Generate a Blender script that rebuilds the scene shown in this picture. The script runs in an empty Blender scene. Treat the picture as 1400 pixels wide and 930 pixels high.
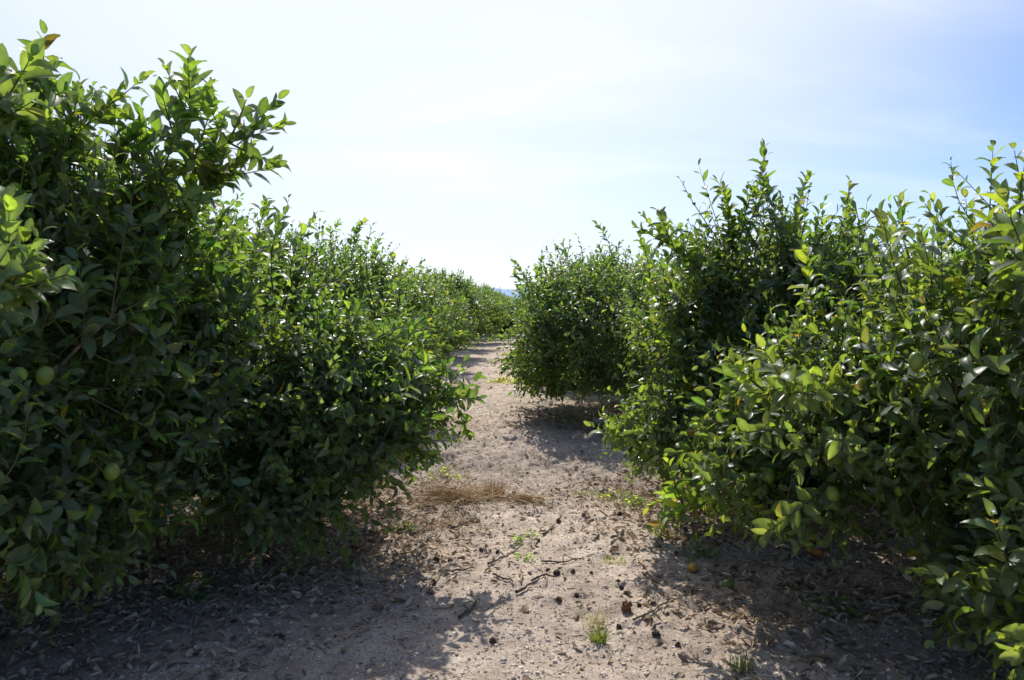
import bpy, bmesh, math, random
import numpy as np
from mathutils import Vector, Matrix

rng = np.random.default_rng(11)
random.seed(5)
S = bpy.context.scene
C = S.collection
CAMZ = 1.6
F = 1068.0           # focal length of the photograph in its own pixels


# ----------------------------------------------------------------- helpers
def norm(v):
    return v / np.maximum(np.linalg.norm(v, axis=-1, keepdims=True), 1e-9)


def mesh_np(name, verts, loops, lstart, cols=None, smooth=True, mat=None):
    me = bpy.data.meshes.new(name)
    verts = np.ascontiguousarray(verts, dtype=np.float32)
    loops = np.ascontiguousarray(loops, dtype=np.int32)
    lstart = np.ascontiguousarray(lstart, dtype=np.int32)
    me.vertices.add(len(verts))
    me.vertices.foreach_set('co', verts.ravel())
    me.loops.add(len(loops))
    me.loops.foreach_set('vertex_index', loops)
    me.polygons.add(len(lstart))
    me.polygons.foreach_set('loop_start', lstart)
    if smooth:
        me.polygons.foreach_set('use_smooth', np.ones(len(lstart), dtype=bool))
    me.update(calc_edges=True)
    if cols is not None:
        a = me.color_attributes.new('tint', 'FLOAT_COLOR', 'POINT')
        c4 = np.ones((len(verts), 4), dtype=np.float32)
        c4[:, :3] = cols
        a.data.foreach_set('color', c4.ravel())
    if mat:
        me.materials.append(mat)
    return me


def link(name, data, parent=None, loc=None):
    o = bpy.data.objects.new(name, data)
    C.objects.link(o)
    if parent is not None:
        o.parent = parent
    if loc is not None:
        o.location = loc
    return o


def tag(o, label=None, cat=None, group=None, kind=None):
    if label: o['label'] = label
    if cat: o['category'] = cat
    if group: o['group'] = group
    if kind: o['kind'] = kind
    return o


def vnoise(x, y, seed=0):
    """2-D value noise in 0..1 on numpy arrays"""
    xi = np.floor(x).astype(np.int64); yi = np.floor(y).astype(np.int64)
    fx = x - xi; fy = y - yi
    fx = fx * fx * (3 - 2 * fx); fy = fy * fy * (3 - 2 * fy)

    def h(a, b):
        n = (a * 374761393 + b * 668265263 + seed * 1442695041) & 0x7fffffff
        n = ((n ^ (n >> 13)) * 1274126177) & 0x7fffffff
        return ((n ^ (n >> 16)) & 0xffff) / 65535.0
    a = h(xi, yi); b = h(xi + 1, yi); c = h(xi, yi + 1); d = h(xi + 1, yi + 1)
    return (a * (1 - fx) + b * fx) * (1 - fy) + (c * (1 - fx) + d * fx) * fy


def height(x, y):
    x = np.asarray(x, dtype=float); y = np.asarray(y, dtype=float)
    z = 0.10 * (vnoise(x * .23 + 7, y * .23 + 3, 1) - .5)
    z = z + 0.05 * (vnoise(x * .9, y * .9, 2) - .5)
    z = z + 0.026 * (vnoise(x * 3.1, y * 3.1, 3) - .5)
    rough = .35 + .9 * vnoise(x * .7 + 31, y * .55, 9) ** 2 + .8 * np.exp(-((y - 7.9) / 1.5) ** 2)
    rough = rough * np.where(y < 3.9, .75, 1.0)
    z = z + rough * 0.042 * (vnoise(x * 9.3, y * 9.3, 4) - .5)
    cl = vnoise(x * 21, y * 21, 5)
    z = z + rough * 0.065 * np.maximum(cl - .60, 0)
    z = z + rough * 0.020 * (vnoise(x * 37, y * 37, 6) - .5)
    # slight bank of hard soil lifted across the path, and wheel hollows
    z = z + 0.035 * np.exp(-((y - 6.05 - .12 * np.sin(x * 2.1)) / .22) ** 2) * np.exp(-((x - .3) / 1.3) ** 2)
    z = z + 0.03 * np.clip((np.abs(x) - 1.4) / 1.2, 0, 1)
    return z


def H(x, y):
    return float(height(x, y))


def ground_at(px, py):
    """the point of the ground seen at a place of the photograph"""
    v = max(py - 415.0, 5.0)
    d = CAMZ * F / v
    for _ in range(3):
        z = H((px - 700) / F * d, d)
        d = (CAMZ - z) * F / v
    return (px - 700) / F * d, d, z


# --------------------------------------------------------------- materials
def new_mat(name):
    m = bpy.data.materials.new(name)
    m.use_nodes = True
    nt = m.node_tree
    nt.nodes.clear()
    return m, nt, nt.nodes, nt.links


def leaf_material(name, trans=.42, rough=.27, dry=False):
    m, nt, N, L = new_mat(name)
    out = N.new('ShaderNodeOutputMaterial')
    at = N.new('ShaderNodeAttribute'); at.attribute_name = 'tint'
    pr = N.new('ShaderNodeBsdfPrincipled')
    pr.inputs['Roughness'].default_value = rough
    pr.inputs['Specular IOR Level'].default_value = .25 if dry else .5
    if not dry and rough < .4:
        pr.inputs['Coat Weight'].default_value = .25; pr.inputs['Coat Roughness'].default_value = .25
    geo = N.new('ShaderNodeNewGeometry')
    # the underside of a leaf is paler and duller
    pale = N.new('ShaderNodeMix'); pale.data_type = 'RGBA'; pale.blend_type = 'MIX'
    pale.inputs[7].default_value = (.10, .15, .085, 1) if not dry else (.30, .24, .17, 1)
    mfac = N.new('ShaderNodeMath'); mfac.operation = 'MULTIPLY'; mfac.inputs[1].default_value = .40
    L.new(geo.outputs['Backfacing'], mfac.inputs[0])
    L.new(mfac.outputs[0], pale.inputs[0])
    L.new(at.outputs['Color'], pale.inputs[6])
    # mottling within the leaf
    tc = N.new('ShaderNodeTexCoord')
    nz = N.new('ShaderNodeTexNoise'); nz.inputs['Scale'].default_value = 45; nz.inputs['Detail'].default_value = 2
    L.new(tc.outputs['Object'], nz.inputs['Vector'])
    mr = N.new('ShaderNodeMapRange'); mr.inputs[3].default_value = .6; mr.inputs[4].default_value = 1.4
    L.new(nz.outputs['Fac'], mr.inputs[0])
    mul = N.new('ShaderNodeVectorMath'); mul.operation = 'SCALE'
    L.new(pale.outputs[2], mul.inputs[0]); L.new(mr.outputs[0], mul.inputs['Scale'])
    L.new(mul.outputs[0], pr.inputs['Base Color'])
    rr = N.new('ShaderNodeMapRange'); rr.inputs[3].default_value = rough - .10; rr.inputs[4].default_value = rough + .16
    L.new(nz.outputs['Fac'], rr.inputs[0])
    ra = N.new('ShaderNodeMath'); ra.operation = 'MULTIPLY_ADD'; ra.inputs[1].default_value = .25
    L.new(geo.outputs['Backfacing'], ra.inputs[0]); L.new(rr.outputs[0], ra.inputs[2])
    L.new(ra.outputs[0], pr.inputs['Roughness'])
    bp = N.new('ShaderNodeBump'); bp.inputs['Strength'].default_value = .25; bp.inputs['Distance'].default_value = .004
    L.new(nz.outputs['Fac'], bp.inputs['Height']); L.new(bp.outputs[0], pr.inputs['Normal'])
    tr = N.new('ShaderNodeBsdfTranslucent')
    tm = N.new('ShaderNodeVectorMath'); tm.operation = 'MULTIPLY'
    tm.inputs[1].default_value = (4.5, 3.9, 1.1) if not dry else (1.3, 1.1, .8)
    L.new(mul.outputs[0], tm.inputs[0])
    L.new(tm.outputs[0], tr.inputs['Color'])
    mx = N.new('ShaderNodeMixShader'); mx.inputs[0].default_value = trans
    L.new(pr.outputs[0], mx.inputs[1]); L.new(tr.outputs[0], mx.inputs[2])
    L.new(mx.outputs[0], out.inputs['Surface'])
    return m


def rough_material(name, c1, c2, scale=20, rough=.9, bump=.5, dist=.01, spec=.2, attr=False, detail=5):
    m, nt, N, L = new_mat(name)
    out = N.new('ShaderNodeOutputMaterial')
    pr = N.new('ShaderNodeBsdfPrincipled')
    pr.inputs['Roughness'].default_value = rough
    pr.inputs['Specular IOR Level'].default_value = spec
    tc = N.new('ShaderNodeTexCoord')
    nz = N.new('ShaderNodeTexNoise'); nz.inputs['Scale'].default_value = scale; nz.inputs['Detail'].default_value = detail
    L.new(tc.outputs['Object'], nz.inputs['Vector'])
    cr = N.new('ShaderNodeValToRGB')
    cr.color_ramp.elements[0].position = .32; cr.color_ramp.elements[0].color = (*c1, 1)
    cr.color_ramp.elements[1].position = .68; cr.color_ramp.elements[1].color = (*c2, 1)
    L.new(nz.outputs['Fac'], cr.inputs[0])
    if attr:
        at = N.new('ShaderNodeAttribute'); at.attribute_name = 'tint'
        mu = N.new('ShaderNodeVectorMath'); mu.operation = 'MULTIPLY'
        L.new(cr.outputs[0], mu.inputs[0]); L.new(at.outputs['Color'], mu.inputs[1])
        L.new(mu.outputs[0], pr.inputs['Base Color'])
    else:
        L.new(cr.outputs[0], pr.inputs['Base Color'])
    bp = N.new('ShaderNodeBump'); bp.inputs['Strength'].default_value = bump; bp.inputs['Distance'].default_value = dist
    L.new(nz.outputs['Fac'], bp.inputs['Height']); L.new(bp.outputs[0], pr.inputs['Normal'])
    L.new(pr.outputs[0], out.inputs['Surface'])
    return m


def ground_material():
    m, nt, N, L = new_mat('soil')
    out = N.new('ShaderNodeOutputMaterial')
    pr = N.new('ShaderNodeBsdfPrincipled')
    pr.inputs['Roughness'].default_value = .95
    pr.inputs['Specular IOR Level'].default_value = .12
    tc = N.new('ShaderNodeTexCoord')

    def noise(scale, detail, rough=.6):
        n = N.new('ShaderNodeTexNoise'); n.inputs['Scale'].default_value = scale
        n.inputs['Detail'].default_value = detail; n.inputs['Roughness'].default_value = rough
        L.new(tc.outputs['Object'], n.inputs['Vector'])
        return n
    big = noise(.55, 4); mid = noise(5.5, 6, .7); fine = noise(70, 4, .75); grit = noise(230, 2, .6)
    r1 = N.new('ShaderNodeValToRGB')
    r1.color_ramp.elements[0].position = .33; r1.color_ramp.elements[0].color = (.44, .36, .295, 1)
    r1.color_ramp.elements[1].position = .66; r1.color_ramp.elements[1].color = (.76, .655, .55, 1)
    L.new(mid.outputs['Fac'], r1.inputs[0])
    r0 = N.new('ShaderNodeValToRGB')
    r0.color_ramp.elements[0].position = .3; r0.color_ramp.elements[0].color = (.74, .69, .65, 1)
    r0.color_ramp.elements[1].position = .7; r0.color_ramp.elements[1].color = (1.12, 1.10, 1.07, 1)
    L.new(big.outputs['Fac'], r0.inputs[0])
    mu = N.new('ShaderNodeVectorMath'); mu.operation = 'MULTIPLY'
    L.new(r1.outputs[0], mu.inputs[0]); L.new(r0.outputs[0], mu.inputs[1])
    r2 = N.new('ShaderNodeMapRange'); r2.inputs[1].default_value = .3; r2.inputs[2].default_value = .7
    r2.inputs[3].default_value = .55; r2.inputs[4].default_value = 1.3
    L.new(fine.outputs['Fac'], r2.inputs[0])
    sc = N.new('ShaderNodeVectorMath'); sc.operation = 'SCALE'
    L.new(mu.outputs[0], sc.inputs[0]); L.new(r2.outputs[0], sc.inputs['Scale'])
    # dark humus specks and pale stony specks
    sp = N.new('ShaderNodeMapRange'); sp.inputs[1].default_value = .62; sp.inputs[2].default_value = .70
    L.new(grit.outputs['Fac'], sp.inputs[0])
    mk = N.new('ShaderNodeMix'); mk.data_type = 'RGBA'; mk.inputs[7].default_value = (.10, .075, .055, 1)
    spm = N.new('ShaderNodeMath'); spm.operation = 'MULTIPLY'; spm.inputs[1].default_value = .6
    L.new(sp.outputs[0], spm.inputs[0]); L.new(spm.outputs[0], mk.inputs[0]); L.new(sc.outputs[0], mk.inputs[6])
    sp2 = N.new('ShaderNodeMapRange'); sp2.inputs[1].default_value = .34; sp2.inputs[2].default_value = .28
    L.new(grit.outputs['Fac'], sp2.inputs[0])
    mk2 = N.new('ShaderNodeMix'); mk2.data_type = 'RGBA'; mk2.inputs[7].default_value = (.58, .52, .45, 1)
    sp2m = N.new('ShaderNodeMath'); sp2m.operation = 'MULTIPLY'; sp2m.inputs[1].default_value = .5
    L.new(sp2.outputs[0], sp2m.inputs[0]); L.new(sp2m.outputs[0], mk2.inputs[0]); L.new(mk.outputs[2], mk2.inputs[6])
    # fine drying cracks
    wn = noise(6, 3)
    ad = N.new('ShaderNodeVectorMath'); ad.operation = 'MULTIPLY_ADD'
    ad.inputs[1].default_value = (.14, .14, .14)
    L.new(wn.outputs['Color'], ad.inputs[0]); L.new(tc.outputs['Object'], ad.inputs[2])
    vo = N.new('ShaderNodeTexVoronoi'); vo.feature = 'DISTANCE_TO_EDGE'; vo.inputs['Scale'].default_value = 9
    L.new(ad.outputs[0], vo.inputs['Vector'])
    ck = N.new('ShaderNodeMapRange'); ck.inputs[1].default_value = 0; ck.inputs[2].default_value = .035
    ck.inputs[3].default_value = 1; ck.inputs[4].default_value = 0
    L.new(vo.outputs['Distance'], ck.inputs[0])
    cm = N.new('ShaderNodeMapRange'); cm.inputs[1].default_value = .50; cm.inputs[2].default_value = .62
    L.new(big.outputs['Fac'], cm.inputs[0])
    ckm = N.new('ShaderNodeMath'); ckm.operation = 'MULTIPLY'
    L.new(ck.outputs[0], ckm.inputs[0]); L.new(cm.outputs[0], ckm.inputs[1])
    ckn = N.new('ShaderNodeMath'); ckn.operation = 'MULTIPLY'; ckn.inputs[1].default_value = .5
    L.new(ckm.outputs[0], ckn.inputs[0])
    mk3 = N.new('ShaderNodeMix'); mk3.data_type = 'RGBA'; mk3.inputs[7].default_value = (.12, .09, .07, 1)
    L.new(ckn.outputs[0], mk3.inputs[0]); L.new(mk2.outputs[2], mk3.inputs[6])
    at = N.new('ShaderNodeAttribute'); at.attribute_name = 'tint'
    mt = N.new('ShaderNodeVectorMath'); mt.operation = 'MULTIPLY'
    L.new(mk3.outputs[2], mt.inputs[0]); L.new(at.outputs['Color'], mt.inputs[1])
    L.new(mt.outputs[0], pr.inputs['Base Color'])
    # relief
    h1 = N.new('ShaderNodeMath'); h1.operation = 'MULTIPLY'; h1.inputs[1].default_value = 1.0
    L.new(fine.outputs['Fac'], h1.inputs[0])
    h2 = N.new('ShaderNodeMath'); h2.operation = 'MULTIPLY_ADD'; h2.inputs[1].default_value = .35
    L.new(grit.outputs['Fac'], h2.inputs[0]); L.new(h1.outputs[0], h2.inputs[2])
    h3 = N.new('ShaderNodeMath'); h3.operation = 'MULTIPLY_ADD'; h3.inputs[1].default_value = 1.5
    L.new(mid.outputs['Fac'], h3.inputs[0]); L.new(h2.outputs[0], h3.inputs[2])
    h4 = N.new('ShaderNodeMath'); h4.operation = 'MULTIPLY_ADD'; h4.inputs[1].default_value = -.5
    L.new(ckm.outputs[0], h4.inputs[0]); L.new(h3.outputs[0], h4.inputs[2])
    bp = N.new('ShaderNodeBump'); bp.inputs['Strength'].default_value = .9; bp.inputs['Distance'].default_value = .009
    L.new(h4.outputs[0], bp.inputs['Height']); L.new(bp.outputs[0], pr.inputs['Normal'])
    L.new(pr.outputs[0], out.inputs['Surface'])
    return m


M_LEAF = leaf_material('lemon_leaf')
M_DRYLEAF = leaf_material('dry_leaf', trans=.08, rough=.75, dry=True)
M_GRASS = leaf_material('grass_blade', trans=.35, rough=.6)
M_STRAW = leaf_material('straw_blade', trans=.2, rough=.7, dry=True)
M_BARK = rough_material('bark', (.09, .07, .05), (.22, .18, .14), 30, .9, .8, .01)
M_TWIG = rough_material('green_twig', (.06, .07, .025), (.13, .13, .06), 25, .7, .3, .003)
M_STICK = rough_material('dead_wood', (.12, .10, .08), (.34, .29, .24), 45, .9, .7, .004, attr=True)
M_CLOD = rough_material('soil_clod', (.27, .22, .18), (.48, .41, .35), 60, .95, .9, .006, attr=True)
M_ROT = rough_material('rotten_peel', (.035, .025, .018), (.14, .10, .07), 90, .85, .9, .004, attr=True)
M_GREENFRUIT = rough_material('green_peel', (.07, .13, .015), (.14, .20, .025), 14, .42, .25, .0015, spec=.5)
M_YELLOWFRUIT = rough_material('yellow_peel', (.55, .30, .03), (.62, .40, .05), 14, .45, .25, .0015, spec=.5)
M_ORANGEFRUIT = rough_material('orange_peel', (.32, .13, .02), (.45, .22, .04), 14, .5, .3, .002, spec=.4)
M_PLASTIC = rough_material('dusty_plastic', (.42, .43, .44), (.62, .63, .64), 22, .4, .2, .002, spec=.5)
M_CAP = rough_material('bottle_cap_plastic', (.3, .32, .35), (.4, .42, .45), 20, .5, .1, .001)


# --------------------------------------------------------------- leaf meshes
T_DET = dict(t=[0, .16, .42, .72, 1.0], w=[0, .74, 1.0, .72, 0])


def leaf_batch(pos, dirv, nrm, length, width, fold, curl, cols, simple=False, twist=None):
    """blades of real leaf outline, folded at the midrib and curled along their length"""
    n = len(pos)
    side = norm(np.cross(nrm, dirv))
    nrm = norm(np.cross(dirv, side))
    st = [(.0, 0), (.30, .95), (.74, .86), (1., 0)] if simple else [(0, 0), (.13, .60), (.36, .98), (.66, .90), (.87, .50), (1., 0)]
    V = []; Cc = []
    faces = []
    idx = 0; prev = None
    for k, (t, w) in enumerate(st):
        ca = curl * (t ** 1.7)
        along = length * (t * (1 - .18 * np.abs(curl) * t))
        down = -length * ca * .55 * t
        cen = pos + dirv * along[:, None] + nrm * down[:, None]
        if w == 0:
            V.append(cen); Cc.append(cols * 1.1); cur = (idx,); idx += 1
        else:
            hw = width * w * .5
            if twist is not None:
                tw = twist * (t - .3)
                s2 = side * np.cos(tw)[:, None] + nrm * np.sin(tw)[:, None]
                n2 = nrm * np.cos(tw)[:, None] - side * np.sin(tw)[:, None]
            else:
                s2, n2 = side, nrm
            wave = 1 + .10 * np.sin(7 * t + pos[:, 0] * 50)
            lift = (hw * fold * wave)[:, None] * n2
            V += [cen - s2 * hw[:, None] + lift, cen, cen + s2 * hw[:, None] + lift]
            Cc += [cols * .95, cols * 1.35 + .01, cols * .95]
            cur = (idx, idx + 1, idx + 2); idx += 3
        if prev is not None:
            if len(prev) == 1 and len(cur) == 3:
                faces += [(prev[0], cur[1], cur[0]), (prev[0], cur[2], cur[1])]
            elif len(prev) == 3 and len(cur) == 3:
                faces += [(prev[0], prev[1], cur[1], cur[0]), (prev[1], prev[2], cur[2], cur[1])]
            elif len(prev) == 3:
                faces += [(prev[0], prev[1], cur[0]), (prev[1], prev[2], cur[0])]
        prev = cur
    K = idx
    V = np.stack(V, 1).reshape(-1, 3)
    Cc = np.stack(Cc, 1).reshape(-1, 3)
    return assemble(V, Cc, faces, n, K)


def assemble(V, Cc, faces, n, K):
    lf = np.array([i for f in faces for i in f]); sz = np.array([len(f) for f in faces])
    st = np.concatenate([[0], np.cumsum(sz)[:-1]])
    loops = (lf[None, :] + (np.arange(n) * K)[:, None]).ravel()
    starts = (st[None, :] + (np.arange(n) * len(lf))[:, None]).ravel()
    return V, loops, starts, Cc


def merge(parts):
    V, Lp, St, Cc = [], [], [], []
    vo = lo = 0
    for (v, l, s, c) in parts:
        V.append(v); Lp.append(l + vo); St.append(s + lo); Cc.append(c)
        vo += len(v); lo += len(l)
    return np.concatenate(V), np.concatenate(Lp), np.concatenate(St), np.concatenate(Cc)


def tubes(P, R, sides, cols=None):
    """P (n,k,3), R (n,k): n tapered tubes along polylines"""
    n, k, _ = P.shape
    T = np.gradient(P, axis=1); T = norm(T)
    ref = np.where(np.abs(T[..., 2:3]) > .9, np.array([1., 0, 0]), np.array([0, 0, 1.]))
    ref = np.broadcast_to(ref[:, :1], T.shape)
    U = norm(np.cross(T, ref)); W = np.cross(T, U)
    a = np.arange(sides) * 2 * np.pi / sides
    V = P[:, :, None, :] + R[:, :, None, None] * (U[:, :, None, :] * np.cos(a)[None, None, :, None] + W[:, :, None, :] * np.sin(a)[None, None, :, None])
    V = V.reshape(n, k * sides, 3)
    tipv = (P[:, -1] + T[:, -1] * R[:, -1:] * .6)[:, None, :]
    V = np.concatenate([V, tipv], 1)
    faces = []
    for i in range(k - 1):
        for j in range(sides):
            q = (j + 1) % sides
            faces.append((i * sides + j, i * sides + q, (i + 1) * sides + q, (i + 1) * sides + j))
    for j in range(sides):
        faces.append(((k - 1) * sides + j, (k - 1) * sides + (j + 1) % sides, k * sides))
    K = k * sides + 1
    cc = np.ones((n * K, 3)) if cols is None else np.repeat(cols, K, axis=0)
    return assemble(V.reshape(-1, 3), cc, faces, n, K)


def bez(P0, P1, P2, k):
    t = np.linspace(0, 1, k)[None, :, None]
    return P0[:, None] * (1 - t) ** 2 + P1[:, None] * 2 * t * (1 - t) + P2[:, None] * t * t


# --------------------------------------------------------------- lemon trees
def shell(lumps, n, r, zmin, depth):
    """points near the surface of a union of lumps, with outward directions"""
    w = np.array([(l[3] * l[4] + l[4] * l[5] + l[3] * l[5]) for l in lumps]); w = w / w.sum()
    LC = np.array([l[:3] for l in lumps]); LR = np.array([l[3:] for l in lumps])
    out_p, out_n = [], []
    tot = 0
    while tot < n:
        m = n * 2
        i = r.choice(len(lumps), m, p=w)
        d = norm(r.normal(size=(m, 3)))
        q = d * 2.3 + LC[i]
        bump = 1 + .17 * np.sin(q[:, 0] * 3.1 + q[:, 2] * 2.3) * np.sin(q[:, 1] * 3.7 + 1.3 + q[:, 2]) + .08 * np.sin(q[:, 2] * 9 + q[:, 0] * 7) * np.sin(q[:, 1] * 8)
        hole = np.sin(q[:, 0] * 6.3 + 2.1 * np.sin(q[:, 2] * 4 + 1)) + np.sin(q[:, 1] * 6.9 + 1.7 * np.sin(q[:, 0] * 5)) + np.sin(q[:, 2] * 7.7 + 2 * np.sin(q[:, 1] * 4.4))
        bump = bump + .09 * hole
        f = bump * (1 - depth * r.random(m) ** 1.6)
        p = LC[i] + d * LR[i] * f[:, None]
        inside = np.zeros(m, dtype=bool)
        for j in range(len(lumps)):
            e = np.sum(((p - LC[j]) / LR[j]) ** 2, 1)
            inside |= (e < .62) & (i != j)
        keep = (r.random(m) < np.clip(.66 + .50 * hole, .05, 1)) & (~inside | (r.random(m) < .12)) & (p[:, 2] > zmin + .12 * r.random(m))
        nn = norm(d / LR[i])
        out_p.append(p[keep]); out_n.append(nn[keep]); tot += keep.sum()
    return np.concatenate(out_p)[:n], np.concatenate(out_n)[:n]


def leaf_colours(r, n, base, hi, lo=None):
    k = r.random((n, 1))
    c = np.array(base)[None] * (1 - k) + np.array(hi)[None] * k
    c = c * (.75 + .5 * r.random((n, 1)))
    return c


def make_tree(name, seed, lumps, ntwig, simple=False, zmin=.3, leaf=.095, shoots=(), extra=(), bright=1.0, yellow=.012, origin=(0, 0), per=12, rand_shoots=0, limbs=9, scale_w=1.0, tint=(1, 1, 1)):
    """lumps, shoots and extra branches are in world metres around origin; meshes come out relative to origin"""
    r = np.random.default_rng(seed)
    O = np.array([origin[0], origin[1], 0.])
    lumps = [tuple(np.array(l[:3]) - O) + tuple(l[3:]) for l in lumps]
    zg = H(*origin)
    SP, SN = shell(lumps, ntwig, r, zmin, .5)
    # limbs
    cen = np.average(np.array([l[:3] for l in lumps]), axis=0, weights=[l[3] * l[4] * l[5] for l in lumps])
    fork = np.array([0., 0, .42])
    sel = r.choice(len(SP), limbs * 6, replace=False)
    cand = SP[sel]
    lim = [cand[0]]
    for _ in range(limbs - 1):
        dd = np.min(np.linalg.norm(cand[:, None] - np.array(lim)[None], axis=2), axis=1)
        lim.append(cand[np.argmax(dd)])
    lim = np.array(lim)
    tip = fork + (lim - fork) * .78
    ctrl = fork + (tip - fork) * .45 + np.array([0, 0, .22]) + r.normal(0, .08, (limbs, 3))
    LP = bez(np.repeat(fork[None], limbs, 0) + r.normal(0, .025, (limbs, 3)), ctrl, tip, 9)
    LR_ = np.linspace(.034, .011, 9)[None] * (.8 + .4 * r.random((limbs, 1)))
    nsec = 90
    secI = r.choice(len(SP), nsec, replace=False)
    secT = SP[secI] * .88 + (cen[None]) * .12
    allL = LP[:, 2:].reshape(-1, 3)
    j = np.argmin(np.linalg.norm(secT[:, None] - allL[None], axis=2) + .5 * np.maximum(allL[None, :, 2] - secT[:, None, 2], 0), axis=1)
    secB = allL[j]
    SPn = bez(secB, (secB + secT) / 2 + np.array([0, 0, .08]) + r.normal(0, .07, (nsec, 3)), secT, 7)
    SR_ = np.linspace(.0125, .005, 7)[None] * (.8 + .4 * r.random((nsec, 1)))
    # twigs
    allS = SPn[:, 1:].reshape(-1, 3)
    zf = np.clip((SP[:, 2] - .9) / 1.1, -1, 1)
    up = np.where(zf > 0, .15 + .75 * zf, .10 + .45 * zf)
    dt = norm(SN * .75 + np.stack([0 * up, 0 * up, up], 1) + r.normal(0, .38, (ntwig, 3)))
    inner = SP - dt * .30
    jj = np.empty(ntwig, dtype=int)
    for a in range(0, ntwig, 500):
        jj[a:a + 500] = np.argmin(np.linalg.norm(inner[a:a + 500, None] - allS[None], axis=2), axis=1)
    TB = allS[jj]
    ext = r.random(ntwig) ** 4 * .22
    TE = SP + dt * ext[:, None]
    TP = bez(TB, TE - dt * .30, TE, 7)
    Tlen = np.full(ntwig, .36) + ext + .06 * r.random(ntwig)
    m_leaf = r.integers(per - 4, per + 4, ntwig)
    m_leaf = np.where(r.random(ntwig) < .05, r.integers(0, 3, ntwig), m_leaf)
    upright = np.zeros(ntwig)
    # upright water shoots on the top
    sh = list(shoots)
    if rand_shoots:
        top = np.argsort(-SP[:, 2])[:ntwig // 4]
        for q in r.choice(top, rand_shoots, replace=False):
            b = SP[q] + O
            l = .2 + .42 * r.random() ** 1.5
            sh.append((b[0], b[1], b[2] - .15, b[0] + r.normal(0, .16), b[1] + r.normal(0, .16), b[2] - .15 + l))
    extraP = []; extraLen = []; extraN = []
    for s in list(sh) + list(extra):
        b = np.array(s[:3]) - O; e = np.array(s[3:6]) - O
        l = np.linalg.norm(e - b)
        c = (b + e) / 2 + r.normal(0, (.05 if s in list(extra) else .14) * l, 3)
        # tie the shoot back into the branches
        kx = allS[np.argmin(np.linalg.norm(allS - b, axis=1))]
        P = bez(b[None], c[None], e[None], 7)[0]
        extraP.append(P); extraLen.append(l); extraN.append(int(l / .022))
        extraP.append(bez(kx[None], ((kx + b) / 2 + [0, 0, .03])[None], b[None], 7)[0]); extraLen.append(.2); extraN.append(5)
        if l > .45 and s in list(extra):
            for q in range(int(l / .055)):                       # side twigs along a big branch
                a = P[r.integers(1, 6)]; dd = norm((e - b) * .8 / l + r.normal(0, .6, 3) + [0, 0, .25])
                ll = .14 + .16 * r.random()
                extraP.append(bez(a[None], (a + dd * ll * .5)[None], (a + dd * ll + [0, 0, .03])[None], 7)[0])
                extraLen.append(ll); extraN.append(int(ll / .022))
    if extraP:
        TP = np.concatenate([TP, np.array(extraP)]); Tlen = np.concatenate([Tlen, extraLen])
        m_leaf = np.concatenate([m_leaf, extraN]); upright = np.concatenate([upright, np.ones(len(extraP))])
    nt_ = len(TP)
    TR = np.linspace(.0050, .0016, 7)[None] * (.8 + .5 * r.random((nt_, 1)))
    # leaves along the outer length of each twig
    ti = np.repeat(np.arange(nt_), m_leaf)
    first = np.repeat(np.cumsum(m_leaf) - m_leaf, m_leaf)
    k = np.arange(len(ti)) - first
    seglen = np.linalg.norm(np.diff(TP, axis=1), axis=2).sum(1)
    frac = k / np.maximum(m_leaf[ti], 4)
    s = frac * np.minimum(Tlen[ti], seglen[ti] * .95)
    tt = np.clip(1 - s / np.maximum(seglen[ti], .05), 0.02, 1)
    f = tt * 6; i0 = np.minimum(f.astype(int), 5); ff = (f - i0)[:, None]
    pos = TP[ti, i0] * (1 - ff) + TP[ti, i0 + 1] * ff
    tan = norm(TP[ti, i0 + 1] - TP[ti, i0])
    ref = np.where(np.abs(tan[:, 2:3]) > .85, np.array([[1., 0, 0]]), np.array([[0, 0, 1.]]))
    U = norm(np.cross(tan, ref)); W = np.cross(tan, U)
    ph = r.random(nt_)[ti] * 6.28 + k * 2.4 + r.normal(0, .25, len(ti))
    rad = U * np.cos(ph)[:, None] + W * np.sin(ph)[:, None]
    al = np.radians(24 + 40 * np.clip(frac * 1.3, 0, 1) + r.normal(0, 9, len(ti)))[:, None]
    droop = (.0 + .35 * r.random(len(ti)) ** 2 + np.clip(.9 - pos[:, 2], 0, 1) * .15) * (1 - .6 * upright[ti])
    dv = tan * np.cos(al) + rad * np.sin(al)
    dv[:, 2] -= droop
    dv = norm(dv)
    nv = norm(tan * np.sin(al) - rad * np.cos(al)) * .85 + np.array([0, 0, .48]) + r.normal(0, .20, (len(ti), 3))
    nl = len(ti)
    size = leaf * (.78 + .5 * r.random(nt_))[ti] * (.82 + .36 * r.random(nl)) * np.where(k < 2, .62, 1) * np.where(k == 2, .85, 1)
    size = size * (1 + .18 * upright[ti])
    wid = size * (.40 + .13 * r.random(nl)) * scale_w
    pos = pos + dv * .006
    base = leaf_colours(r, nl, (.022, .058, .024), (.052, .096, .029))
    young = ((k < 4) & (r.random(nt_)[ti] < .30))[:, None] | (upright[ti] > 0)[:, None] & (r.random((nl, 1)) < .5)
    base = np.where(young, base * np.array([1.9, 1.65, 1.2]), base)
    yl = r.random((nl, 1)) < yellow
    base = np.where(yl, np.array([[.13, .155, .025]]) * (.6 + .6 * r.random((nl, 1))), base)
    old = r.random((nl, 1)) < .008
    base = np.where(old, np.array([[.085, .075, .03]]) * (.6 + .8 * r.random((nl, 1))), base)
    dusty = r.random((nl, 1)) < .12
    base = np.where(dusty, base * .7 + np.array([[.035, .037, .028]]), base)
    tone = (.8 + .4 * r.random(nt_))[ti][:, None]
    base = base * tone * bright * np.array(tint)
    ok = pos[:, 2] > zmin * .55
    A = [x[ok] for x in (pos, dv, nv, size, wid)]
    nl = ok.sum()
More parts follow.
